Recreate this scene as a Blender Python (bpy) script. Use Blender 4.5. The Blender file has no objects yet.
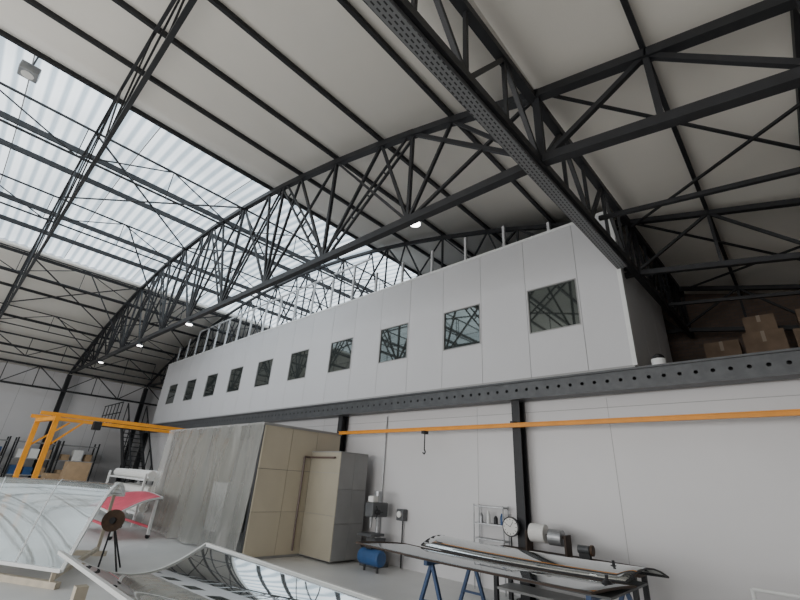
import bpy, math, random
from mathutils import Vector, Matrix
random.seed(4)
C=bpy.context.scene.collection
# ------------------------------------------------------------ materials
def mat(name,col,rough=0.6,metal=0.0,var=0.0,vscale=3.0,col2=None,bump=0.0,bscale=20.0,alpha=1.0,emis=None,estr=0,coat=0):
    m=bpy.data.materials.new(name); m.use_nodes=True
    nt=m.node_tree; b=nt.nodes['Principled BSDF']
    b.inputs['Base Color'].default_value=(*col,1); b.inputs['Roughness'].default_value=rough
    b.inputs['Metallic'].default_value=metal
    if coat: b.inputs['Coat Weight'].default_value=coat
    tc=nt.nodes.new('ShaderNodeTexCoord')
    n=nt.nodes.new('ShaderNodeTexNoise'); n.inputs['Scale'].default_value=vscale; n.inputs['Detail'].default_value=5
    nt.links.new(tc.outputs['Object'],n.inputs['Vector'])
    r=nt.nodes.new('ShaderNodeValToRGB')
    c2=col2 if col2 else tuple(max(0,c*(1-var)) for c in col)
    r.color_ramp.elements[0].position=0.35; r.color_ramp.elements[1].position=0.65
    r.color_ramp.elements[0].color=(*c2,1); r.color_ramp.elements[1].color=(*col,1)
    nt.links.new(n.outputs['Fac'],r.inputs['Fac']); nt.links.new(r.outputs['Color'],b.inputs['Base Color'])
    if bump:
        n2=nt.nodes.new('ShaderNodeTexNoise'); n2.inputs['Scale'].default_value=bscale
        nt.links.new(tc.outputs['Object'],n2.inputs['Vector'])
        bp=nt.nodes.new('ShaderNodeBump'); bp.inputs['Strength'].default_value=bump
        nt.links.new(n2.outputs['Fac'],bp.inputs['Height']); nt.links.new(bp.outputs['Normal'],b.inputs['Normal'])
    if alpha<1: b.inputs['Alpha'].default_value=alpha
    if emis:
        b.inputs['Emission Color'].default_value=(*emis,1); b.inputs['Emission Strength'].default_value=estr
    return m
STEEL=mat('black_painted_steel',(0.018,0.019,0.022),0.55,0.0,0.3,6)
STEELG=mat('grey_steel',(0.095,0.100,0.106),0.45,0.2,0.25,6)
GALV=mat('galvanised_steel',(0.42,0.43,0.44),0.4,0.6,0.25,10)
STUDM=mat('pale_stud_metal',(0.66,0.67,0.68),0.5,0.1,0.1,6)
CEIL=mat('ceiling_panel',(0.86,0.82,0.75),0.75,0,0.05,0.6)
WALLM=mat('wall_panel',(0.66,0.65,0.655),0.35,0,0.04,0.8)
CABIN=mat('cabin_panel',(0.63,0.63,0.645),0.5,0,0.03,0.8)
SEAM=mat('seam_grey',(0.36,0.36,0.36),0.6)
GLASSD=mat('dark_window_glass',(0.15,0.17,0.165),0.03,0.75,0.2,1)
WHITE=mat('white_frame',(0.78,0.79,0.78),0.4,0,0.05,5)
ORANGE=mat('orange_paint',(0.85,0.34,0.02),0.45,0,0.12,4)
BEIGE=mat('beige_panel',(0.58,0.52,0.40),0.55,0,0.08,1.5)
BEIGED=mat('shaded_beige_panel',(0.38,0.345,0.27),0.55,0,0.08,1.5)  # same beige with shade put in, offsets the light on the cabinet front
GREY=mat('grey_panel',(0.32,0.32,0.315),0.5,0,0.12,2)
DARKGREY=mat('dark_grey_panel',(0.10,0.105,0.11),0.5,0,0.12,2)
BLUE=mat('blue_paint',(0.025,0.09,0.24),0.45,0,0.2,5)
NAVY=mat('slate_blue_paint',(0.05,0.10,0.22),0.5,0,0.2,5)
RED=mat('red_cover',(0.72,0.10,0.15),0.45,0,0.2,4)
WOODD=mat('dark_wood',(0.07,0.047,0.036),0.75,0,0.4,3)
PALEWOOD=mat('pale_wood',(0.62,0.55,0.44),0.7,0,0.2,6)
CARD=mat('cardboard',(0.42,0.29,0.17),0.8,0,0.15,5)
CARDD=mat('dull_cardboard',(0.20,0.14,0.095),0.85,0,0.25,4)
TAPE=mat('packing_tape',(0.30,0.24,0.18),0.4,0,0.1,5)
BROWN=mat('brown_disc',(0.10,0.055,0.03),0.6,0,0.4,14)
PIPE=mat('brown_pipe',(0.12,0.08,0.07),0.4)
BLACK=mat('black_plastic',(0.015,0.015,0.017),0.5)
PAPER=mat('paper_white',(0.82,0.81,0.78),0.8,0,0.04,8)
MIRROR=mat('reflective_glass',(0.74,0.77,0.77),0.02,0.92,0.08,0.7)
MIRRORT=mat('darkened_reflective_glass',(0.40,0.43,0.44),0.03,0.9,0.1,0.7)  # mirror glass with its colour darkened to counter the pale wall it reflects
SHEETGL=mat('clear_glossy_sheet',(0.55,0.59,0.58),0.06,0.4,0.15,1.2,coat=0.8,alpha=0.78)
LAMPM=mat('lamp_glow',(1,1,1),0.5,emis=(1,0.98,0.95),estr=12)
FLOOR=mat('concrete_floor',(0.68,0.67,0.65),0.42,0,0.0,0.55,col2=(0.55,0.545,0.53),bump=0.06,bscale=6)
def brickmat(name,c1,c2,mo,scale,rot,msize=.02,bw=.5,rh=.25,rough=.85,off=.5):
    m=bpy.data.materials.new(name); m.use_nodes=True
    nt=m.node_tree;b=nt.nodes['Principled BSDF'];t=nt.nodes.new('ShaderNodeTexBrick');tc=nt.nodes.new('ShaderNodeTexCoord')
    mp=nt.nodes.new('ShaderNodeMapping');mp.inputs['Rotation'].default_value=rot
    t.inputs['Color1'].default_value=(*c1,1);t.inputs['Color2'].default_value=(*c2,1);t.inputs['Mortar'].default_value=(*mo,1)
    t.inputs['Scale'].default_value=scale;t.inputs['Mortar Size'].default_value=msize;t.inputs['Brick Width'].default_value=bw;t.inputs['Row Height'].default_value=rh
    t.offset=off
    nt.links.new(tc.outputs['Object'],mp.inputs['Vector']);nt.links.new(mp.outputs['Vector'],t.inputs['Vector']);nt.links.new(t.outputs['Color'],b.inputs['Base Color']);b.inputs['Roughness'].default_value=rough
    return m
BRICK=brickmat('brown_brick',(0.12,0.085,0.065),(0.16,0.11,0.085),(0.10,0.09,0.085),3.0,(math.pi/2,0,0))
TRAYM=brickmat('perforated_tray',(0.015,0.015,0.017),(0.02,0.02,0.02),(0.19,0.195,0.20),1.0,(0,0,math.pi/2),.014,.07,.042,.45)
SKY=bpy.data.materials.new('ribbed_polycarbonate'); SKY.use_nodes=True
nt=SKY.node_tree;b=nt.nodes['Principled BSDF'];tc=nt.nodes.new('ShaderNodeTexCoord')
w=nt.nodes.new('ShaderNodeTexWave');w.bands_direction='Y';w.inputs['Scale'].default_value=1.15;w.inputs['Distortion'].default_value=0
n=nt.nodes.new('ShaderNodeTexNoise');n.inputs['Scale'].default_value=0.35
r=nt.nodes.new('ShaderNodeValToRGB');r.color_ramp.elements[0].color=(0.36,0.45,0.52,1);r.color_ramp.elements[1].color=(0.86,0.94,1.0,1)
r.color_ramp.elements[0].position=0.08;r.color_ramp.elements[1].position=0.6
mx=nt.nodes.new('ShaderNodeMath');mx.operation='MULTIPLY_ADD';mx.inputs[1].default_value=1.8;mx.inputs[2].default_value=0.95
nt.links.new(tc.outputs['Object'],w.inputs['Vector']);nt.links.new(tc.outputs['Object'],n.inputs['Vector'])
nt.links.new(w.outputs['Fac'],r.inputs['Fac']);nt.links.new(r.outputs['Color'],b.inputs['Emission Color'])
nt.links.new(n.outputs['Fac'],mx.inputs[0]);nt.links.new(mx.outputs[0],b.inputs['Emission Strength'])
b.inputs['Base Color'].default_value=(0.3,0.32,0.34,1)
FILM=bpy.data.materials.new('cloudy_plastic_film'); FILM.use_nodes=True
nt=FILM.node_tree;b=nt.nodes['Principled BSDF'];b.inputs['Base Color'].default_value=(0.43,0.43,0.40,1);b.inputs['Roughness'].default_value=0.2
tc=nt.nodes.new('ShaderNodeTexCoord');mp=nt.nodes.new('ShaderNodeMapping');mp.inputs['Scale'].default_value=(3.2,1,.35)
n=nt.nodes.new('ShaderNodeTexNoise');n.inputs['Scale'].default_value=1.3;n.inputs['Detail'].default_value=3;n.inputs['Distortion'].default_value=.3
mr=nt.nodes.new('ShaderNodeMapRange');mr.inputs['From Min'].default_value=.3;mr.inputs['From Max'].default_value=.7;mr.inputs['To Min'].default_value=0.46;mr.inputs['To Max'].default_value=0.58
nt.links.new(tc.outputs['Object'],mp.inputs['Vector']);nt.links.new(mp.outputs['Vector'],n.inputs['Vector']);nt.links.new(n.outputs['Fac'],mr.inputs['Value']);nt.links.new(mr.outputs['Result'],b.inputs['Alpha'])
bp=nt.nodes.new('ShaderNodeBump');bp.inputs['Strength'].default_value=0.35;bp.inputs['Distance'].default_value=0.08
nt.links.new(n.outputs['Fac'],bp.inputs['Height']);nt.links.new(bp.outputs['Normal'],b.inputs['Normal'])

# ------------------------------------------------------------ builders
class MB:
    def __init__(s): s.v=[];s.f=[]
    def box(s,c,d,R=None):
        c=Vector(c);o=len(s.v);h=[x/2 for x in d]
        for sx in(-1,1):
            for sy in(-1,1):
                for sz in(-1,1):
                    p=Vector((sx*h[0],sy*h[1],sz*h[2]))
                    if R: p=R@p
                    s.v.append(c+p)
        for q in((0,1,3,2),(4,6,7,5),(0,4,5,1),(2,3,7,6),(0,2,6,4),(1,5,7,3)): s.f.append([o+i for i in q])
        return s
    def bb(s,x0,x1,y0,y1,z0,z1): return s.box(((x0+x1)/2,(y0+y1)/2,(z0+z1)/2),(abs(x1-x0),abs(y1-y0),abs(z1-z0)))
    def beam(s,a,b,w=0.08,h=None):
        a=Vector(a);b=Vector(b);h=h or w;d=b-a;L=d.length;z=d.normalized()
        up=Vector((0,0,1)) if abs(z.z)<0.98 else Vector((0,1,0))
        x=up.cross(z).normalized();y=z.cross(x)
        return s.box((a+b)/2,(w,h,L),Matrix((x,y,z)).transposed())
    def cyl(s,a,b,r,seg=16,r2=None):
        a=Vector(a);b=Vector(b);r2=r if r2 is None else r2;z=(b-a).normalized()
        up=Vector((0,0,1)) if abs(z.z)<0.98 else Vector((0,1,0))
        x=up.cross(z).normalized();y=z.cross(x);o=len(s.v)
        for i in range(seg):
            t=2*math.pi*i/seg;e=x*math.cos(t)+y*math.sin(t)
            s.v.append(a+e*r);s.v.append(b+e*r2)
        for i in range(seg):
            j=(i+1)%seg;s.f.append([o+2*i,o+2*j,o+2*j+1,o+2*i+1])
        s.f.append([o+2*i for i in range(seg)][::-1]);s.f.append([o+2*i+1 for i in range(seg)])
        return s
    def path(s,pts,r,seg=8):
        for a,b in zip(pts[:-1],pts[1:]): s.cyl(a,b,r,seg)
        return s
    def grid(s,fn,nu,nv):
        o=len(s.v)
        for i in range(nu+1):
            for j in range(nv+1): s.v.append(Vector(fn(i/nu,j/nv)))
        for i in range(nu):
            for j in range(nv):
                k=o+i*(nv+1)+j;s.f.append([k,k+1,k+nv+2,k+nv+1])
        return s
    def obj(s,name,m,parent=None,smooth=False,bevel=0,solid=0):
        xs=[min(p[i] for p in s.v) for i in range(3)];xe=[max(p[i] for p in s.v) for i in range(3)]
        c=Vector([(a+b)/2 for a,b in zip(xs,xe)]);c.z=xs[2]
        me=bpy.data.meshes.new(name);me.from_pydata([p-c for p in s.v],[],s.f);me.materials.append(m)
        if smooth:
            for p in me.polygons:p.use_smooth=True
        me.update();o=bpy.data.objects.new(name,me);C.objects.link(o)
        if parent: o.parent=parent;o.location=c-parent.location
        else:o.location=c
        if solid:
            md=o.modifiers.new('solid','SOLIDIFY');md.thickness=solid
        if bevel:
            md=o.modifiers.new('bev','BEVEL');md.width=bevel;md.segments=2;md.limit_method='ANGLE'
        return o
def tag(o,label,cat,group=None):
    o['label']=label;o['category']=cat
    if group:o['group']=group
    return o
def thing(name,loc,label,cat,group=None):
    e=bpy.data.objects.new(name,None);e.location=Vector(loc);e.empty_display_size=0.2;C.objects.link(e)
    return tag(e,label,cat,group)
def struct(o): o['kind']='structure';return o

# ------------------------------------------------------------ roof profile
def hz(x):
    if x<=-1.55: return 8.8-0.0152*(x+14)**2
    return 6.43-0.25*(x+1.55)
def bz(x):
    if x<=-1.55: return 5.34+0.56*(-1.55-x)/26
    return 5.34-0.17*(x+1.55)
ROFF=0.28
XL,XR,YF,YB=-28.2,8.0,-12.0,12.2
struct(MB().bb(XL-.2,XR+.2,YF-4,YB+.2,-0.2,0).obj('floor',FLOOR))
def roofstrip(x0,x1,y0,y1,n,off=ROFF,amp=0):
    ny=1 if not amp else int((y1-y0)/0.07)
    def fn(u,v):
        x=x0+(x1-x0)*u;y=y0+(y1-y0)*v
        return (x,y,hz(x)+off+(amp*math.sin(y/0.27*2*math.pi) if amp else 0))
    return MB().grid(fn,n,ny)
struct(roofstrip(-19.2,XL-.1,YF,YB,14).obj('ceiling',CEIL,solid=0.12,smooth=True))
struct(roofstrip(-1.55,-8.9,YF,YB,12).obj('ceiling',CEIL,solid=0.12,smooth=True))
struct(roofstrip(XR+.1,-1.55,YF,YB,4).obj('ceiling',CEIL,solid=0.12))
o=struct(roofstrip(-8.9,-19.2,YF,YB,20,ROFF+0.04,0.03).obj('window_1',SKY,smooth=True));o['label']='ribbed translucent polycarbonate roof light'
k=0
for j,y in enumerate([YF+0.6+1.15*i for i in range(21)]):
    spans=[(-8.95,-1.6),(-1.5,XR),(XL,-19.3)]
    if j%2: spans.append((-19.1,-9.0))
    for (a,b_) in spans:
        mb=MB();N=8
        for i in range(N):
            xa=a+(b_-a)*i/N;xb=a+(b_-a)*(i+1)/N
            mb.beam((xa,y,hz(xa)+ROFF-0.002),(xb,y,hz(xb)+ROFF-0.002),0.009 if a!=-19.1 else .022,0.008)
        k+=1;struct(mb.obj('trim_%d'%k,SEAM))
struct(MB().bb(XL-.2,XL,YF,YB,0,6.2).obj('wall_left',WALLM))
struct(MB().bb(XR,XR+.2,YF,YB,0,5).obj('wall_right',WALLM))
struct(MB().bb(-24.2,XR,7.45,7.6,0,3.25).obj('wall_back',WALLM))
struct(MB().bb(XL,XR,YB,YB+.2,0,9.4).obj('wall_rear',BRICK))
mb=MB();mb.bb(XL,-18,YF-.2,YF,0,9.3);mb.bb(3,XR,YF-.2,YF,0,6.5);mb.bb(-18,3,YF-.2,YF,4.6,9.3)  # unseen wall, its wide gap added to let fill light in
struct(mb.obj('wall_front',WALLM))
struct(MB().bb(-24.2,XR,7.3,YB,3.3,3.5).obj('trim_190',GREY))
for i,x in enumerate([-22.5+2.53*j for j in range(12)]):
    struct(MB().bb(x-.003,x+.003,7.447,7.452,0,3.1).obj('trim_%d'%(200+i),SEAM))
struct(MB().bb(-24.2,XR,7.446,7.455,2.93,2.938).obj('trim_220',SEAM))
for i in range(22):
    y=YF+1.1*i;struct(MB().bb(XL,XL+.006,y,y+.012,0,6.1).obj('trim_%d'%(230+i),SEAM))

# ------------------------------------------------------------ arched trusses
def truss(y,label,xl=-27.7,xr=6.5,cw=.115,ww=.055,paired=False,sparse=False):
    T=thing('roof_truss',(-14,y,bz(-14)),label,'roof truss','arched steel roof trusses')
    bn=[-1.55,-6.0,-10.3,-14.6,-18.9,-23.2,-27.5]
    mids=[-3.8,-8.15,-12.45,-16.75,-21.05,-25.4]
    tops=sorted([-1.55,-2.95,-3.8,-4.6,-6.0,-7.4,-8.15,-8.9,-10.3,-11.7,-12.45,-13.2,-14.6,-16,-16.75,-17.5,-18.9,-20.3,-21.05,-21.8,-23.2,-24.6,-25.4,-26.1,-27.6,-0.3,0.9,2.2,3.6,5.0,6.5])
    mb=MB()
    for a,b_ in zip(tops[:-1],tops[1:]): mb.beam((a,y,hz(a)),(b_+.02,y,hz(b_)),cw)
    mb.obj('top_chord',STEEL,T)
    mb=MB();mb.beam((xl,y,bz(xl)),(-1.55,y,bz(-1.55)),cw);mb.beam((-1.55,y,bz(-1.55)),(xr,y,bz(xr)),cw)
    mb.obj('bottom_chord',STEEL,T)
    def P(x0,x1,w,nm):
        a=Vector((x0,y,bz(x0)));b_=Vector((x1,y,hz(x1)))
        if paired and nm=='diagonal_brace' and abs(x1-x0)>2 and x0<-5 and x1<-3:
            # two thin bars joined by short rungs (laced member)
            d=(b_-a).normalized();nrm=Vector((-d.z,0,d.x))*.085;mb=MB()
            L=(b_-a).length
            mb.beam(a-nrm,b_-nrm,.04);mb.beam(a+nrm,b_+nrm,.04)
            for i in range(1,int(L/.5)):
                p=a+d*(i*.5);mb.beam(p-nrm,p+nrm,.03)
            mb.obj(nm,STEEL,T);return
        MB().beam(a,b_,w,w).obj(nm,STEEL,T)
    near=lambda v:min(tops,key=lambda q:abs(q-v))
    for i,x in enumerate(bn):
        if x>-27: P(x,x,ww,'vertical_post')
        for d in ((2.15,-2.2) if sparse else (1.4,2.15,-1.4,-2.2)):
            xt=x+d
            if xt<-27.6 or (x==-1.55 and d>0) or(x<-27 and d<2): continue
            P(x,near(xt),ww*(1.0 if abs(d)>2 else .85),'diagonal_brace')
    for x in mids:
        P(x,x,ww*.9,'vertical_post')
        if sparse: continue
        for d in(-.8,.8): P(x,near(x+d),ww*.8,'diagonal_brace')
        for d in(-2.15,2.15): P(x,near(x+d),ww*.75,'diagonal_brace') if not paired else MB().beam((x,y,bz(x)),(near(x+d),y,hz(near(x+d))),ww*.75).obj('diagonal_brace',STEEL,T)
    for x in (-0.3,0.9,2.2,3.6,5.0): P(x,x,ww,'vertical_post')
    for a,b_ in((-1.55,-.3),(.9,-.3),(.9,2.2),(3.6,2.2),(3.6,5)): P(a,b_,ww,'diagonal_brace')
    return T
truss(0.30,'slim black steel arched lattice roof truss passing overhead',cw=.05,ww=.024,sparse=True)
truss(4.0,'black steel arched lattice roof truss beside the office cabin',cw=.12,ww=.062,paired=True)
truss(7.75,'black steel arched truss rising behind the cabin front',cw=.09,ww=.045)
truss(11.4,'black steel arched truss near the brick rear wall',cw=.09,ww=.045)
truss(-3.6,'black steel arched truss towards the front wall')
for y in (-3.6,0.35,4.0,7.75):
    T=thing('steel_column',(-27.75,y,0),'black steel column standing against the end wall','column','end wall columns')
    mb=MB();mb.bb(-27.85,-27.65,y-.1,y-.085,0,5.8);mb.bb(-27.85,-27.65,y+.085,y+.1,0,5.8);mb.bb(-27.757,-27.743,y-.085,y+.085,0,5.8);mb.obj('shaft',STEEL,T)
    MB().bb(-27.92,-27.58,y-.17,y+.17,0,.02).obj('base_plate',STEEL,T)

def girder(xf,zt,zb,y0,y1,step,label,wc=0.1,ww=0.045,grp='longitudinal lattice girders'):
    X=xf if callable(xf) else (lambda y:xf)
    T=thing('lattice_girder',(X((y0+y1)/2),(y0+y1)/2,zb),label,'girder',grp)
    MB().beam((X(y0),y0,zt),(X(y1),y1,zt),wc).obj('top_chord',STEEL,T)
    MB().beam((X(y0),y0,zb),(X(y1),y1,zb),wc).obj('bottom_chord',STEEL,T)
    n=int(round((y1-y0)/step));st=(y1-y0)/n
    for i in range(n):
        a=y0+i*st;b_=a+st
        if i%2==0: MB().beam((X(a),a,zb),(X(b_),b_,zt),ww).obj('diagonal_brace',STEEL,T)
        else: MB().beam((X(a),a,zt),(X(b_),b_,zb),ww).obj('diagonal_brace',STEEL,T)
        MB().beam((X(b_),b_,zb),(X(b_),b_,zt),ww*.8).obj('vertical_post',STEEL,T)
    return T
GX=lambda y:-1.70+0.0235*(y)
girder(GX,6.43,5.32,-7,11.9,0.78,'heavy black valley girder with dense zigzag bracing',0.11,0.055)
for x in (-10.3,-14.6,-18.9): girder(x,hz(x)-.05,hz(x)-.84,-3.6,11.4,1.875,'slim black lattice girder spanning between the arches',0.04,0.025)
girder(-23.2,hz(-23.2)-.05,hz(-23.2)-.80,-3.6,11.4,1.875,'slim black lattice girder spanning between the arches',0.04,0.025)
girder(-27.4,5.9,4.9,-3.6,11.4,1.25,'black lattice girder along the end wall',0.09,0.045)
girder(-25.4,hz(-25.4)-.05,hz(-25.4)-.9,-3.6,7.2,1.4,'black lattice girder between the arches near the end wall',0.06,0.035)
pur=[-26.6,-24.3,-22,-20.9,-19.4,-17.6,-16.2,-13.3,-12.0,-8.8,-7.4,-6.0,-4.6,-2.95,-0.3,0.9,2.2,3.6,5,6.5]
for x in pur:
    hw=.022 if -19<x<-9 else .028
    z0=hz(x)+(.11 if -19<x<-9 else .06)
    tag(MB().bb(x-hw,x+hw,YF+.1,YB-.1,z0,hz(x)+ROFF-.02).obj('roof_purlin',STEEL),'black steel purlin under the roof panels','purlin','roof purlins')
for x in (-14.6,-18.9,-23.2):
    for s in (-1,1):
        tag(MB().beam((x,4.0,bz(x)+.1),(x,4.0+1.85*s,hz(x)-.05),.035).obj('knee_brace',STEEL),'black sloping brace from truss foot to the roof','brace','knee braces')
def rod(a,b_,w=.035):
    tag(MB().beam(a,b_,w).obj('wind_brace',STEEL),'thin black diagonal bracing bar under the roof','brace','roof wind bracing')
for (x0,x1) in ((-23.2,-18.9),(-1.45,2.2),(-14.6,-10.3)):
    for (y0,y1) in ((0.3,4.0),(4.0,7.75),(7.75,11.4)):
        if x0==-1.45 and y0<1: continue
        rod((x0,y0,hz(x0)),(x1,y1,hz(x1)));rod((x1,y0,hz(x1)-.08),(x0,y1,hz(x0)-.08))
for y,z in ((5.8,5.45),(9.6,5.35)):
    tag(MB().beam((-1.5,y,z+.0),(6.5,y,z-1.0),.06).obj('roof_strut',STEEL),'black steel strut fixed to the valley girder','strut','roof struts')

# cable tray
T=thing('cable_tray',(-1.8,0,5.18),'slim grey perforated cable tray slung under the girder','cable tray')
def tr(mb,dx0,dx1,z0,z1,y0=-6,y1=7.1):
    o=len(mb.v)
    for y in(y0,y1):
        for dx in(dx0,dx1):
            for z in(z0,z1): mb.v.append(Vector((GX(y)+dx,y,z)))
    for q in((0,1,3,2),(4,6,7,5),(0,4,5,1),(2,3,7,6),(0,2,6,4),(1,5,7,3)): mb.f.append([o+i for i in q])
tr_=MB();tr(tr_,-.14,.015,5.19,5.195);tr_.obj('tray_base',TRAYM,T)
a_=MB();tr(a_,-.145,-.138,5.19,5.24);a_.obj('tray_side',STEELG,T);a_=MB();tr(a_,.013,.02,5.19,5.24);a_.obj('tray_side',STEELG,T)
for i,dx in enumerate((-.09,-.06,-.02)): MB().path([(GX(-6+j*.8)+dx,-6+j*.8,5.21+.008*math.sin(j+i)) for j in range(17)],.012,6).obj('cable',BLACK,T)
for i in range(7):
    y=-5+1.9*i;MB().bb(GX(y)-.14,GX(y)+.03,y-.02,y+.02,5.25,5.27).obj('bracket',STEEL,T)

# ------------------------------------------------------------ office cabin
W0=-3.48;PITCH=2.13;XE=-1.72
T=thing('office_cabin',(-12.6,7.4,3.5),'long white panelled office cabin on the mezzanine','office cabin')
zb_,zt_=3.55,6.55;wz0,wz1=4.42,5.36
yf=7.35
def panel(x0,x1):
    g=.004
    MB().bb(x0+g,x1-g,yf,yf+.08,zb_,zt_).obj('wall_panel',CABIN,T)
for i in range(10):
    x0=W0-PITCH*i; x1=x0+1.0
    mb=MB();g=.004;a=x0-.03;b_=x1+.03
    mb.bb(a+g,b_-g,yf,yf+.08,zb_,wz0);mb.bb(a+g,b_-g,yf,yf+.08,wz1,zt_)
    mb.bb(a+g,x0,yf,yf+.08,wz0,wz1);mb.bb(x1,b_-g,yf,yf+.08,wz0,wz1);mb.obj('wall_panel',CABIN,T)
    W=bpy.data.objects.new('window',None);W.location=Vector(((x0+x1)/2,yf,wz0))-T.location;W.parent=T;C.objects.link(W)
    cx=(x0+x1)/2
    def pt(mb,nm,m):
        o=mb.obj(nm,m);loc=o.location.copy();o.parent=W;o.location=loc-Vector((cx,yf,wz0));return o
    mb=MB();f=.02
    mb.bb(x0,x1,yf-.008,yf+.05,wz0,wz0+f);mb.bb(x0,x1,yf-.008,yf+.05,wz1-f,wz1);mb.bb(x0,x0+f,yf-.008,yf+.05,wz0+f,wz1-f);mb.bb(x1-f,x1,yf-.008,yf+.05,wz0+f,wz1-f)
    pt(mb,'window_frame',GREY)
    pt(MB().bb(x0+f,x1-f,yf+.02,yf+.028,wz0+f,wz1-f),'window_glass',GLASSD)
    panel(x0-PITCH+1.03,x0-.03)
panel(-2.45,XE)
xend=W0-PITCH*10+1.03
MB().bb(xend,XE,yf+.085,yf+.11,zb_,zt_).obj('backing',SEAM,T)
for j in range(3):
    y=yf+.08+1.05*j
    MB().bb(XE-.08,XE,y+.006,y+1.04,zb_,zt_).obj('end_panel',CABIN,T)
MB().bb(xend,xend+.08,yf+.12,11.0,zb_,zt_).obj('end_panel',CABIN,T)
MB().bb(XE-.03,XE+.04,yf-.02,yf+.08,zb_,zt_+.02).obj('corner_trim',WHITE,T)
MB().bb(xend,XE,yf+.12,10.55,zt_-.02,zt_+.02).obj('cabin_roof',CABIN,T)
MB().bb(xend,XE,yf-.012,yf+.11,zt_,zt_+.05).obj('top_trim',WHITE,T)
MB().bb(xend,XE,yf-.015,yf+.1,3.5,3.56).obj('base_trim',SEAM,T)
x=-23.2
while x<-2.5:
    cap=7.95 if x<-8.5 else 7.35
    top=min(hz(x)-.03,cap)
    if top>zt_+.1: MB().bb(x-.028,x+.028,yf+.14,yf+.2,zt_+.02,top).obj('stud',STUDM,T)
    x+=1.065
MB().bb(-21,-8.6,yf+.14,yf+.2,7.92,7.96).obj('stud_rail',STUDM,T)

# ------------------------------------------------------------ runway beam
T=thing('runway_beam',(-9,7.2,3.07),'dark grey steel beam with a row of round holes under the cabin','steel beam')
x0,x1=-24.2,7.9
MB().bb(x0,x1,7.05,7.33,3.42,3.45).obj('flange',STEELG,T);MB().bb(x0,x1,7.05,7.33,3.12,3.145).obj('flange',STEELG,T)
mb=MB();p=0.20;n=int((x1-x0)/p);r=.028;zc=3.2825;hh_=.1375;yy=7.09
for i in range(n):
    a=x0+i*p;b_=a+p;cx=(a+b_)/2;o=len(mb.v);K=12
    for j in range(K):
        t=2*math.pi*j/K;c_,s_=math.cos(t),math.sin(t)
        mb.v.append(Vector((cx+r*c_,yy,zc+r*s_)))
        m_=max(abs(c_)/(p/2),abs(s_)/hh_);mb.v.append(Vector((cx+c_/m_,yy,zc+s_/m_)))
    for j in range(K):
        q=(j+1)%K;mb.f.append([o+2*j,o+2*j+1,o+2*q+1,o+2*q])
    for j in range(K):
        q=(j+1)%K;A=mb.v[o+2*j+1];B=mb.v[o+2*q+1]
        if abs(A.x-B.x)>1e-4 and abs(A.z-B.z)>1e-4:
            cxn=A.x if abs(abs(A.x-cx)-p/2)<1e-4 else B.x
            czn=A.z if abs(abs(A.z-zc)-hh_)<1e-4 else B.z
            mb.v.append(Vector((cxn,yy,czn)));mb.f.append([o+2*j+1,len(mb.v)-1,o+2*q+1])
mb.obj('web',STEELG,T)
MB().bb(x0,x1,7.25,7.3,3.145,3.42).obj('back_plate',BLACK,T)
for x in (-3.8,-8.86,-13.9,-19.0,-24.1):
    T=thing('steel_column',(x,7.3,0),'black steel column carrying the beam on the lower wall','column','lower wall columns')
    mb=MB();mb.bb(x-.08,x+.08,7.2,7.215,0,3.12);mb.bb(x-.08,x+.08,7.385,7.4,0,3.12);mb.bb(x-.006,x+.006,7.215,7.385,0,3.12);mb.obj('shaft',STEEL,T)
    MB().bb(x-.13,x+.13,7.15,7.42,0,.02).obj('base_plate',STEEL,T)
T=thing('hoist_rail',(-3,7.0,2.6),'orange painted hoist rail running along the wall','hoist rail')
mb=MB();mb.bb(-8.6,7.9,6.98,7.04,2.675,2.688);mb.bb(-8.6,7.9,6.98,7.04,2.615,2.625);mb.bb(-8.6,7.9,7.0,7.02,2.625,2.675);mb.obj('rail',ORANGE,T)
for x in (-3.8,1.3,6.3): MB().bb(x-.03,x+.03,7.03,7.2,2.69,2.73).obj('bracket',STEEL,T)
T=thing('hoist_trolley',(-5.8,7.0,2.3),'small black hoist trolley with hanging hook','hoist trolley')
MB().bb(-5.84,-5.76,6.94,7.08,2.555,2.615).obj('carriage',STEEL,T);mb=MB();mb.cyl((-5.8,7.01,2.56),(-5.8,7.01,2.25),.012,8);mb.path([(-5.8,7.01,2.25),(-5.77,7.01,2.2),(-5.8,7.01,2.16),(-5.84,7.01,2.19)],.014,8);mb.obj('hook',STEEL,T)
tag(MB().path([(-7.35,7.42,3.05),(-7.35,7.42,0.0)],.015,8).obj('conduit',GALV),'thin grey conduit pipe on the wall','pipe')

# ------------------------------------------------------------ lamps
for (x,y,dz) in ((-16.5,4,-.07),(-12.2,4,-.07),(-21.6,4,-.07),(-3.75,4.12,.10)):
    z=bz(x)+dz
    T=thing('high_bay_lamp',(x,y,z-.15),'small round high bay lamp switched on','lamp','high bay lamps')
    MB().cyl((x,y,z),(x,y,z-.10),.05,16,.10).obj('housing',STEELG,T);MB().cyl((x,y,z-.101),(x,y,z-.115),.085,16).obj('lens',LAMPM,T)
    if dz<0: MB().cyl((x,y,z+.08),(x,y,z),.012,6).obj('rod',STEEL,T)
T=thing('projector_lamp',(-9.0,-1.0,8.25),'grey box shaped lamp hanging under the roof light','lamp')
MB().bb(-9.35,-9.05,-1.15,-.85,8.25,8.42).obj('housing',GALV,T,bevel=.02);MB().cyl((-9.2,-1,8.42),(-9.2,-1,8.75),.015,8).obj('rod',STEEL,T);MB().cyl((-9.2,-1,8.24),(-9.2,-1,8.25),.1,16).obj('lens',PAPER,T)
T=thing('security_camera',(-1.35,7.15,3.45),'white security camera with dark dome on the steel beam','security camera')
MB().cyl((-1.35,7.2,3.45),(-1.35,7.2,3.56),.10,20).obj('base',WHITE,T)
mb=MB();
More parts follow.
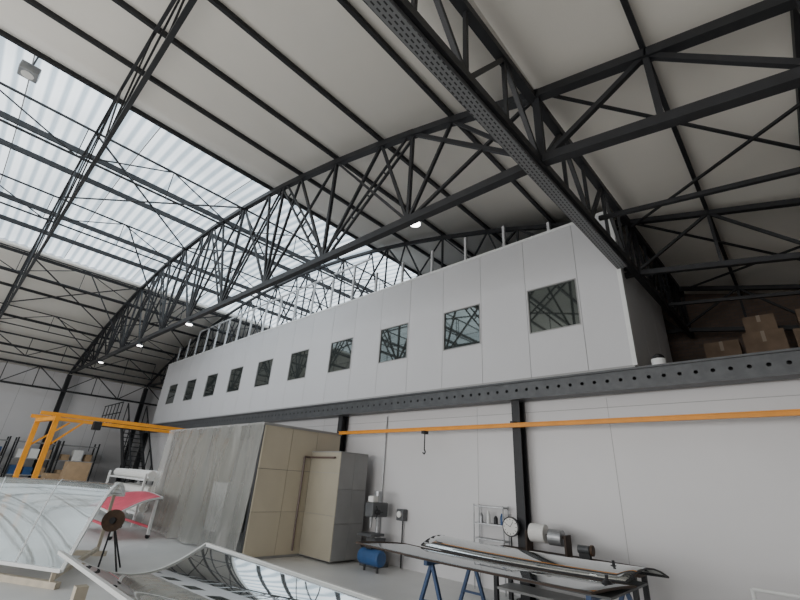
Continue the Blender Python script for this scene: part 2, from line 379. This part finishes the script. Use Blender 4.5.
for i in range(5):
    a=i*math.pi/10;b_=(i+1)*math.pi/10;mb.cyl((-1.35,7.2,3.56+.09*math.sin(a)),(-1.35,7.2,3.56+.09*math.sin(b_)),.09*math.cos(a),20,.09*math.cos(b_)+.0005)
mb.obj('dome',BLACK,T,smooth=True)

# ------------------------------------------------------------ spray enclosure with film
T=thing('spray_enclosure',(-11.3,6.2,0),'beige panelled enclosure with plastic film front against the wall','enclosure')
ex0,ex1,ey0,ey1,ez=-14.0,-8.7,5.0,7.15,2.6
MB().bb(ex0-.05,ex1+.04,ey0-.08,ey1,ez,ez+.05).obj('roof',GREY,T)
for j in range(3):
    a=ey0+j*(ey1-ey0)/3;b_=ey0+(j+1)*(ey1-ey0)/3
    for z0_,z1_ in((.05,.86),(.868,1.70),(1.708,ez)): MB().bb(ex1-.05,ex1,a+.005,b_-.005,z0_,z1_).obj('side_panel',BEIGE,T)
MB().bb(ex1-.08,ex1-.055,ey0+.1,ey1-.1,0.05,ez).obj('backing',DARKGREY,T)
MB().bb(ex0,ex0+.05,ey0,ey1,0.05,ez).obj('side_panel',BEIGE,T)
for x in (ex0+.05,-11.35,ex1-.1): MB().bb(x-.04,x+.04,ey0,ey0+.08,0.05,ez).obj('post',DARKGREY,T)
MB().bb(ex0,ex1-.02,ey0,ey1,0,.05).obj('base_frame',GREY,T)
MB().bb(ex0+.05,ex1-.09,ey1-.06,ey1-.01,.05,ez).obj('back_panel',GREY,T)
for x in(-13.2,-10.6):MB().bb(x,x+.9,6.2,6.9,.05,1.3).obj('inner_cabinet',WHITE,T)
def film(u,v):
    x=ex0-.06+(ex1-ex0+.10)*u; d=1-v
    y=ey0-.09-.045*math.sin(u*26+2.2*math.sin(v*2.2))*(.35+.8*d)-.06*d*d-.018*math.sin(u*71+3*d+4*math.sin(5*u))*(.5+.6*d)-.02*math.sin(u*43+5*math.sin(1.8*d))
    x+=-.22*d*d*(1-u)**2+.03*math.sin(d*7+u*5)*(1-u)
    return (x,y,0.02+.05*math.sin(u*17)**2*d**6+(ez+.02)*v)
MB().grid(film,220,30).obj('plastic_film',FILM,T,smooth=True)
MB().path([(ex1+.03,6.12,.12),(ex1+.03,6.12,2.02),(ex1+.03,6.27,2.02),(-7.75,6.27,2.02)],.022,10).obj('pipe',PIPE,T)
T=thing('metal_cabinet',(-8.1,6.75,0),'tall grey and beige metal cabinet joined to the enclosure','cabinet')
MB().bb(-8.68,-7.62,6.33,7.15,.04,2.14).obj('body',GREY,T)
for z0_,z1_ in((.05,.86),(.868,1.70),(1.708,2.135)): MB().bb(-8.68,-7.605,6.315,6.33,z0_,z1_).obj('front_panel',BEIGED,T)
MB().bb(-8.68,-7.60,6.31,7.15,2.14,2.155).obj('top',GREY,T)
for a,b_ in ((.05,.72),(.73,1.38),(1.39,2.13)):
    for c_,d_ in((6.33,6.73),(6.735,7.14)): MB().bb(-7.62,-7.60,c_,d_,a,b_).obj('side_panel',GREY,T,bevel=.004)

# ------------------------------------------------------------ machines at the wall
T=thing('drill_press',(-7.0,7.0,0),'grey upright drilling machine by the wall','machine')
MB().bb(-7.30,-6.85,6.85,7.25,0,.08).obj('base',STEELG,T);MB().cyl((-7.1,7.12,.08),(-7.1,7.12,1.3),.055,12).obj('column',GALV,T)
MB().bb(-7.2,-6.95,6.78,7.25,.90,1.18).obj('head',DARKGREY,T,bevel=.03);MB().cyl((-7.08,6.88,.90),(-7.08,6.88,.70),.04,10,.025).obj('spindle',GALV,T)
MB().bb(-7.28,-6.88,6.72,7.1,.55,.60).obj('table',STEELG,T)
mb=MB();mb.cyl((-6.95,6.9,1.0),(-6.88,6.9,1.0),.05,12)
for i in range(3):
    t=i*2.1;mb.cyl((-6.9,6.9,1.0),(-6.9,6.9+.14*math.cos(t),1.0+.14*math.sin(t)),.01,6)
mb.obj('hand_wheel',BLACK,T)
MB().cyl((-7.08,7.05,1.18),(-7.08,7.05,1.40),.085,14).obj('motor',GALV,T);MB().bb(-7.16,-7.0,6.82,6.98,1.18,1.30).obj('belt_cover',PAPER,T,bevel=.02)
MB().bb(-7.25,-6.98,6.95,7.25,.08,.5).obj('cabinet_foot',DARKGREY,T)
T=thing('pressure_regulator',(-6.65,7.35,.75),'grey regulator box with a dial on the wall','regulator')
MB().bb(-6.76,-6.56,7.3,7.45,.86,1.08).obj('case',DARKGREY,T,bevel=.02);MB().cyl((-6.66,7.30,.98),(-6.66,7.27,.98),.06,16).obj('dial',PAPER,T)
MB().cyl((-6.65,7.4,.86),(-6.65,7.4,0),.015,8).obj('hose',BLACK,T)
T=thing('air_compressor',(-6.7,6.7,0),'small blue air compressor tucked beside the drilling machine','compressor')
MB().cyl((-6.98,6.6,.24),(-6.42,6.6,.24),.14,24).obj('tank',BLUE,T,bevel=.03)
for x in(-6.88,-6.52): MB().cyl((x,6.6,0),(x,6.6,.12),.025,8).obj('foot',BLACK,T)
MB().bb(-6.82,-6.66,6.53,6.67,.38,.5).obj('pump',BLACK,T)
T=thing('tool_shelf',(-4.4,7.1,0),'small galvanised wire shelf rack with bottles','shelf')
for x in(-4.75,-4.15):
    for y in(7.22,7.4): MB().cyl((x,y,0),(x,y,1.32),.012,8).obj('leg',GALV,T)
for z in(.76,1.0,1.28): MB().bb(-4.76,-4.14,7.21,7.41,z,z+.02).obj('shelf_board',GALV,T)
for i,(x,h,m_) in enumerate(((-4.65,.16,GALV),(-4.5,.2,WHITE),(-4.35,.13,BLACK),(-4.22,.18,BLUE))):
    tag(MB().cyl((x,7.31,1.02),(x,7.31,1.02+h*.7),.035,12).cyl((x,7.31,1.02+h*.7),(x,7.31,1.02+h),.035,12,.015).obj('spray_bottle',m_),('grey','white','black','blue')[i]+' bottle standing on the wire shelf','bottle','bottles on the wire shelf')
T=thing('wall_clock',(-4.02,7.05,.74),'round white clock with black rim on a short stem','clock')
cx_,cy_,cz_=-3.93,7.08,1.03
MB().cyl((cx_,cy_+.02,cz_),(cx_,cy_-.02,cz_),.15,32).obj('rim',BLACK,T);MB().cyl((cx_,cy_-.02,cz_),(cx_,cy_-.025,cz_),.13,32).obj('face',PAPER,T)
MB().beam((cx_,cy_-.027,cz_),(cx_+.05,cy_-.027,cz_+.07),.012,.004).obj('hand',BLACK,T);MB().beam((cx_,cy_-.028,cz_),(cx_-.08,cy_-.028,cz_+.04),.009,.004).obj('hand',BLACK,T)
for i in range(12):
    t=i*math.pi/6;MB().box((cx_+.108*math.sin(t),cy_-.027,cz_+.108*math.cos(t)),(.008,.003,.02),Matrix.Rotation(t,3,'Y')).obj('hour_mark',BLACK,T)
MB().cyl((cx_,cy_,cz_-.15),(cx_,cy_,.74),.012,8).obj('stem',BLACK,T)
T=thing('workbench',(-3.3,6.9,0),'low dark workbench against the wall','workbench')
MB().bb(-4.1,-1.9,6.6,7.18,.68,.74).obj('top',WOODD,T)
for x in(-4.0,-2.0):
    for y in(6.68,7.12): MB().bb(x-.03,x+.03,y-.03,y+.03,0,.68).obj('leg',STEEL,T)
MB().bb(-4.0,-2.0,6.65,7.15,.2,.23).obj('shelf_board',GREY,T)
T=thing('paper_roll_dispenser',(-3.2,6.95,.74),'dispenser with fat white paper rolls on the bench','paper roll')
MB().cyl((-3.50,6.95,1.0),(-3.26,6.95,1.0),.13,24).obj('roll',PAPER,T);MB().cyl((-3.2,6.95,.97),(-3.0,6.95,.97),.11,24).obj('roll',GALV,T)
MB().cyl((-3.56,6.95,.98),(-2.92,6.95,.98),.02,8).obj('axle',WOODD,T)
for x in(-3.55,-2.93): MB().bb(x-.015,x+.015,6.85,7.05,.74,1.02).obj('bracket',WOODD,T)
T=thing('bench_grinder',(-2.6,6.9,.74),'small dark bench grinder','grinder')
MB().bb(-2.75,-2.6,6.87,6.95,.74,.83).obj('base',STEEL,T);MB().cyl((-2.76,6.9,.87),(-2.6,6.9,.87),.055,14).obj('motor',STEELG,T);MB().cyl((-2.58,6.9,.87),(-2.55,6.9,.87),.07,18).obj('wheel',BROWN,T)

# ------------------------------------------------------------ glass table
T=thing('glass_work_table',(-2.9,5.2,0),'low work table on blue trestles topped with mirror glass','table')
MB().bb(-4.1,-1.6,4.62,5.8,.74,.76).obj('table_top',DARKGREY,T)
for x in(-3.75,-1.8):
    R=bpy.data.objects.new('trestle',None);R.location=Vector((x,5.2,0))-T.location;R.parent=T;C.objects.link(R)
    def pr(mb,nm):
        o=mb.obj(nm,NAVY);l=o.location.copy();o.parent=R;o.location=l-Vector((x,5.2,0))
    pr(MB().beam((x,4.62,.715),(x,5.83,.715),.05),'top_bar')
    for y in(4.75,5.65):
        for s in(-1,1): pr(MB().beam((x,y,.71),(x+.26*s,y,0.01),.04),'leg')
        pr(MB().beam((x-.16,y,.3),(x+.16,y,.3),.025),'crossbar')
def sheet(name,label,cs4,z,curl,m,rim,rw=.014,bow=.0):
    c=[Vector((*q,0)) for q in cs4]
    def f(u,v):
        p=c[0].lerp(c[1],u).lerp(c[3].lerp(c[2],u),v);p.z=z+curl*((2*u-1)**2)+bow*(1-(2*v-1)**2);return p
    T=thing(name,(c[0].x,c[0].y,z),label,'mirror glass')
    MB().grid(f,20,12).obj('glass',m,T,smooth=True,solid=.006)
    for v in(0,1):
        mb=MB()
        for i in range(12): mb.beam(f(i/12,v),f((i+1)/12,v),rw)
        mb.obj('edge_strip',rim,T)
    for u in(0,1):
        mb=MB()
        for i in range(6): mb.beam(f(u,i/6),f(u,(i+1)/6),rw)
        mb.obj('edge_strip',rim,T)
sheet('mirror_sheet','long reflective glass sheet darkened against pale reflections, lying on the table',((-4.95,4.55),(-1.7,4.45),(-1.55,5.2),(-4.6,5.15)),.775,.02,MIRRORT,WOODD,.018,.01)
sheet('mirror_sheet','bowed reflective glass sheet lying on the table',((-4.3,5.2),(-1.65,5.25),(-1.45,6.05),(-4.35,6.05)),.79,.02,MIRROR,BLACK,.016,.10)
for i,(x,y) in enumerate(((-1.85,5.55),(-1.75,5.0))):
    T=thing('suction_lifter',(x,y,.85),'small black suction lifter on the glass','suction lifter','suction lifters on the glass')
    z=.87 if i==0 else .80
    MB().cyl((x,y,z),(x,y,z+.035),.06,16,.03).obj('cup',BLACK,T);MB().cyl((x,y,z+.035),(x,y,z+.08),.016,8).obj('handle',BLACK,T)

# ------------------------------------------------------------ concave curved glass
T=thing('curved_glass_panel',(-3.4,1.7,0),'concave mirror-like glass panel in a white frame on a stand','curved glass')
X0,X1,Y0,Y1=-4.8,-1.9,1.07,2.32
def cz(v,u): return 0.9-0.20*math.sin(math.pi*v)*(1-.35*u)
def sf(u,v,dz=0):
    x=X0+(X1-X0)*u+.10*math.sin(math.pi*v)*(1-2*u); y=Y0+(Y1-Y0)*v-.04*u*(v)
    return (x,y,cz(v,u)+dz)
MB().grid(lambda u,v:sf(u,v),30,24).obj('glass',MIRROR,T,smooth=True,solid=.01)
N=24
for v in (0,1):
    mb=MB()
    for i in range(N): mb.beam(sf(i/N,v),sf((i+1)/N,v),.026)
    mb.obj('frame_side',WHITE,T)
for u in (0,1):
    mb=MB()
    for i in range(N): mb.beam(sf(u,i/N),sf(u,(i+1)/N),.026)
    mb.obj('frame_end',WHITE,T)
for x in(-4.3,-2.4):
    MB().bb(x-.04,x+.04,Y0+.1,Y1-.2,.45,.51).obj('stand_rail',PALEWOOD,T)
    for y in(Y0+.1,Y1-.2): MB().bb(x-.04,x+.04,y-.04,y+.04,0,.74).obj('stand_leg',PALEWOOD,T)

# convex sheet
T=thing('curved_plastic_sheet',(-10,1.8,0),'bowed clear glossy sheet in white frame on wooden cradle','curved sheet')
A=Vector((-10.3,3.05,1.04));B=Vector((-7.9,1.85,.22));Dd=Vector((-12.3,.4,.96));Cc=Vector((-10.2,.6,.22))
def cs(u,v):
    p=A.lerp(B,v);q=Dd.lerp(Cc,v);r=p.lerp(q,u);r=r.copy();r.z+=.52*math.sin(math.pi*v**.85)*(1+.1*math.sin(math.pi*u));return r
MB().grid(cs,16,24).obj('sheet',SHEETGL,T,smooth=True)
N=18
for v in(0,1):
    mb=MB()
    for i in range(N): mb.beam(cs(i/N,v),cs((i+1)/N,v),.045)
    mb.obj('frame_side',WHITE,T)
for v in(.33,.66): 
    mb=MB()
    for i in range(N): mb.beam(cs(i/N,v)-Vector((0,0,.03)),cs((i+1)/N,v)-Vector((0,0,.03)),.022)
    mb.obj('frame_purlin',WHITE,T)
for u in(0,.33,.66,1):
    mb=MB()
    for i in range(N): mb.beam(cs(u,i/N),cs(u,(i+1)/N),.045 if u in(0,1) else .015)
    mb.obj('frame_rib',WHITE,T)
for u in(.05,.5,.95):
    p=cs(u,.02);q=cs(u,.98)
    MB().beam((p.x,p.y,.12),(q.x,q.y,.12),.06).obj('cradle_rail',PALEWOOD,T);MB().beam((p.x,p.y,.05),(p.x,p.y,p.z-.04),.05).obj('cradle_post',PALEWOOD,T);MB().beam((q.x,q.y,.05),(q.x,q.y,q.z-.03),.05).obj('cradle_post',PALEWOOD,T)
for v in(.02,.98):
    p=cs(0,v);q=cs(1,v);MB().beam((p.x,p.y,.04),(q.x,q.y,.04),.08).obj('cradle_base',PALEWOOD,T)
T=thing('abrasive_disc_stand',(-9.0,2.6,0),'brown round disc on a thin tripod stand','stand')
n_=Vector((.85,-.5,.1)).normalized();c_=Vector((-9.0,2.62,.72))
MB().cyl(c_-n_*.02,c_+n_*.02,.17,28).obj('disc',BROWN,T);MB().cyl(c_+n_*.02,c_+n_*.05,.05,12).obj('hub',STEEL,T)
for dx,dy in((.25,.15),(-.1,.3),(.12,-.1)): MB().cyl(c_-n_*.04,(-8.95+dx,2.65+dy,0),.014,8).obj('leg',STEEL,T)
# red covered panel
T=thing('red_panel_trolley',(-13,4.2,0),'white and red trolley carrying a curved panel covered in red film','trolley')
def rp(u,v): return (-14.5+2.4*u-.1*v,3.5+1.0*v,.50+.38*math.sin(math.pi/2*v)+.08*math.sin(3*u))
MB().grid(rp,10,12).obj('red_panel',RED,T,smooth=True,solid=.02)
for u in(0,1):
    mb=MB()
    for i in range(10): mb.beam(rp(u,i/10),rp(u,(i+1)/10),.04)
    mb.obj('frame_end',WHITE,T)
for v in (0,1):
    mb=MB()
    for i in range(10): mb.beam(rp(i/10,v),rp((i+1)/10,v),.045)
    mb.obj('frame_side',WHITE,T)
for x in(-14.4,-12.25):
    for y in(3.6,4.4): MB().bb(x-.03,x+.03,y-.03,y+.03,.08,.5 if y<4 else .84).obj('leg',WHITE,T);MB().cyl((x-.02,y,.05),(x+.02,y,.05),.05,12).obj('wheel',BLACK,T)
for y in(3.6,4.4): MB().bb(-14.4,-12.25,y-.025,y+.025,.22,.27).obj('rail',RED,T)
T=thing('material_rack',(-16.3,5.2,0),'white rack stacked with wrapped sheets','rack')
for z in(.3,.75,1.2): MB().bb(-18.4,-14.7,4.8,5.8,z,z+.05).obj('shelf_board',WHITE,T)
for x in(-18.4,-14.7):
    for y in(4.8,5.8): MB().bb(x-.03,x+.03,y-.03,y+.03,0,1.4).obj('leg',WHITE,T)
for i,(z,y) in enumerate(((.47,5.0),(.47,5.4),(.92,5.1),(.92,5.5),(1.37,5.0),(1.37,5.35))):
    tag(MB().cyl((-18.3,y,z),(-14.8,y,z),.12,18).obj('wrapped_roll',PAPER,),'white wrapped roll lying on the rack','roll','rolls on the rack')
# ------------------------------------------------------------ orange gantry
T=thing('gantry_crane',(-16,3,0),'orange steel portal crane with two legs','gantry crane')
for x,y in((-17.0,2.1),(-15.4,2.3)):
    MB().bb(x-.06,x+.06,y-.06,y+.06,0,2.65).obj('leg',ORANGE,T)
MB().beam((-17.1,2.1,2.7),(-15.3,2.3,2.7),.12,.11).obj('cross_beam',ORANGE,T)
for x in(-15.4,-17.0): MB().beam((x,1.9,2.80),(x,7.0,2.80),.07,.10).obj('runner_beam',ORANGE,T)
for x in(-17.0,-15.4): MB().bb(x-.07,x+.07,6.8,6.95,0,2.75).obj('leg',ORANGE,T)
MB().beam((-15.4,2.35,2.0),(-15.4,3.0,2.72),.05).obj('brace',ORANGE,T);MB().beam((-17,2.15,2.0),(-17,2.9,2.72),.05).obj('brace',ORANGE,T)
T=thing('chain_hoist',(-15.4,3.3,2.4),'black chain hoist under the orange beam','hoist')
MB().bb(-15.5,-15.3,3.2,3.4,2.5,2.73).obj('body',BLACK,T);MB().cyl((-15.4,3.3,2.5),(-15.4,3.3,1.9),.01,6).obj('chain',STEEL,T)
for k,(y) in enumerate((1.8,3.6,5.3)):
    T=thing('shelving_rack',(-26.8,y,0),'grey storage rack against the end wall','shelving','storage racks')
    for z in(.2,.9,1.6,2.3): MB().bb(-27.2,-26.4,y-.75,y+.75,z,z+.04).obj('shelf_board',GREY,T)
    for x in(-27.2,-26.4):
        for yy in(y-.75,y+.75): MB().bb(x-.03,x+.03,yy-.03,yy+.03,0,2.5).obj('post',STEEL,T)
    for z in(.24,.94,1.64):
        for j in range(3):
            w=random.uniform(.25,.4);h=random.uniform(.25,.5);yc=y-.48+.48*j
            m_=random.choice([CARD,CARD,PAPER,BLUE])
            tag(MB().bb(-27.0,-26.45,yc-w/2,yc+w/2,z,z+h).obj('storage_box',m_),{CARD.name:'brown cardboard box on the rack',PAPER.name:'white box on the rack',BLUE.name:'blue box on the rack'}[m_.name],'box','boxes on the racks')
for (x,y,w_,h_) in((-22.5,4.6,.9,1.0),(-21.6,4.9,.8,.8),(-22.4,4.6,.7,1.5),(-23.6,4.2,1.0,1.1)):
    z=0 if h_<1.4 else 1.0;hh=h_ if z==0 else .6
    tag(MB().bb(x-w_/2,x+w_/2,y-.4,y+.4,z,z+hh).obj('cardboard_box',CARD),'brown cardboard box standing near the stairs','box','cardboard boxes on the floor')
T=thing('staircase',(-22.5,6.6,0),'black steel staircase climbing to the mezzanine','stairs')
for i in range(17):
    z=.2+i*.2;x=-20.6-i*.22
    MB().bb(x-.13,x+.13,6.2,7.0,z-.03,z).obj('tread',STEEL,T)
for y in(6.18,7.02):
    MB().beam((-20.5,y,.05),(-24.2,y,3.4),.05,.22).obj('stringer',STEEL,T);MB().beam((-20.5,y,1.05),(-24.2,y,4.4),.05).obj('handrail',STEEL,T)
    for i in range(6): f=i/5;MB().beam((-20.5-3.7*f,y,.1+3.3*f),(-20.5-3.7*f,y,1.05+3.35*f),.035).obj('baluster',STEEL,T)
T=thing('landing_platform',(-25.8,6.6,3.4),'black steel landing with guard rail','platform')
MB().bb(-27.6,-24.35,6.0,7.2,3.4,3.48).obj('deck',STEEL,T);mb=MB()
for z in(3.95,4.45): mb.beam((-27.6,6.0,z),(-24.35,6.0,z),.04)
for i in range(6): mb.beam((-27.5+i*.62,6.0,3.48),(-27.5+i*.62,6.0,4.45),.035)
mb.obj('guard_rail',STEEL,T)
for i,(x,y,z,w,d,h) in enumerate(((-.85,10.9,0,.7,.7,.7),(-.1,10.9,0,.7,.7,.75),(.75,10.9,0,.85,.7,.65),(1.7,10.9,0,.8,.7,.8),(-.8,10.9,.7,.6,.6,.5),(-.1,10.9,.75,.65,.6,.55),(.7,10.9,.65,.7,.6,.6),(1.7,10.9,.8,.7,.6,.5),(2.7,10.9,0,.9,.7,.9),(-.1,10.9,1.3,.5,.5,.35),(.75,10.9,1.25,.55,.5,.4))):
    z+=3.5
    T=thing('carton',(x,y,z),'dull brown cardboard carton stacked on the mezzanine','box','cartons on the mezzanine')
    MB().bb(x-w/2,x+w/2,y-d/2,y+d/2,z,z+h).obj('body',CARDD,T)
    MB().bb(x-.03,x+.03,y-d/2-.003,y-d/2,z+h*.6,z+h).obj('tape',TAPE,T)
T=thing('white_stand',(-.3,5.7,0),'white tubular stand on the floor','stand')
mb=MB()
mb.path([(-.75,5.8,.02),(-.75,6.3,.02),(-.75,6.3,.8),(.1,6.3,.8),(.1,6.3,.02),(.1,5.8,.02)],.02,8);mb.cyl((-.75,6.3,.6),(.1,6.3,.6),.015,8)
mb.obj('tube_frame',WHITE,T)

# ------------------------------------------------------------ light, world, camera
w=bpy.data.worlds.new('World');bpy.context.scene.world=w;w.use_nodes=True
w.node_tree.nodes['Background'].inputs['Color'].default_value=(.80,.88,1,1);w.node_tree.nodes['Background'].inputs['Strength'].default_value=0.9
L=bpy.data.lights.new('added_fill_light','AREA');L.shape='RECTANGLE';L.size=20;L.size_y=4.4;L.energy=1600;L.color=(1,.98,.95)  # added area lamp out of view, fills the walls and ceiling
lo=bpy.data.objects.new('added_fill_light',L);lo.location=(-7.5,-12.3,2.3);lo.rotation_euler=(math.radians(100),0,0);C.objects.link(lo)
Xh=Vector((480,152,415)).normalized();Zh=Vector((60,945,-415));Zh=(Zh-Xh*Zh.dot(Xh)).normalized();Yh=Zh.cross(Xh)
cd=bpy.data.cameras.new('camera');cd.lens=415/800*36;cd.sensor_width=36;cd.clip_start=.05
cam=bpy.data.objects.new('camera',cd);C.objects.link(cam)
M=Matrix((Xh,Yh,Zh)).to_4x4();M.translation=Vector((0,0,1.6));cam.matrix_world=M
bpy.context.scene.camera=cam
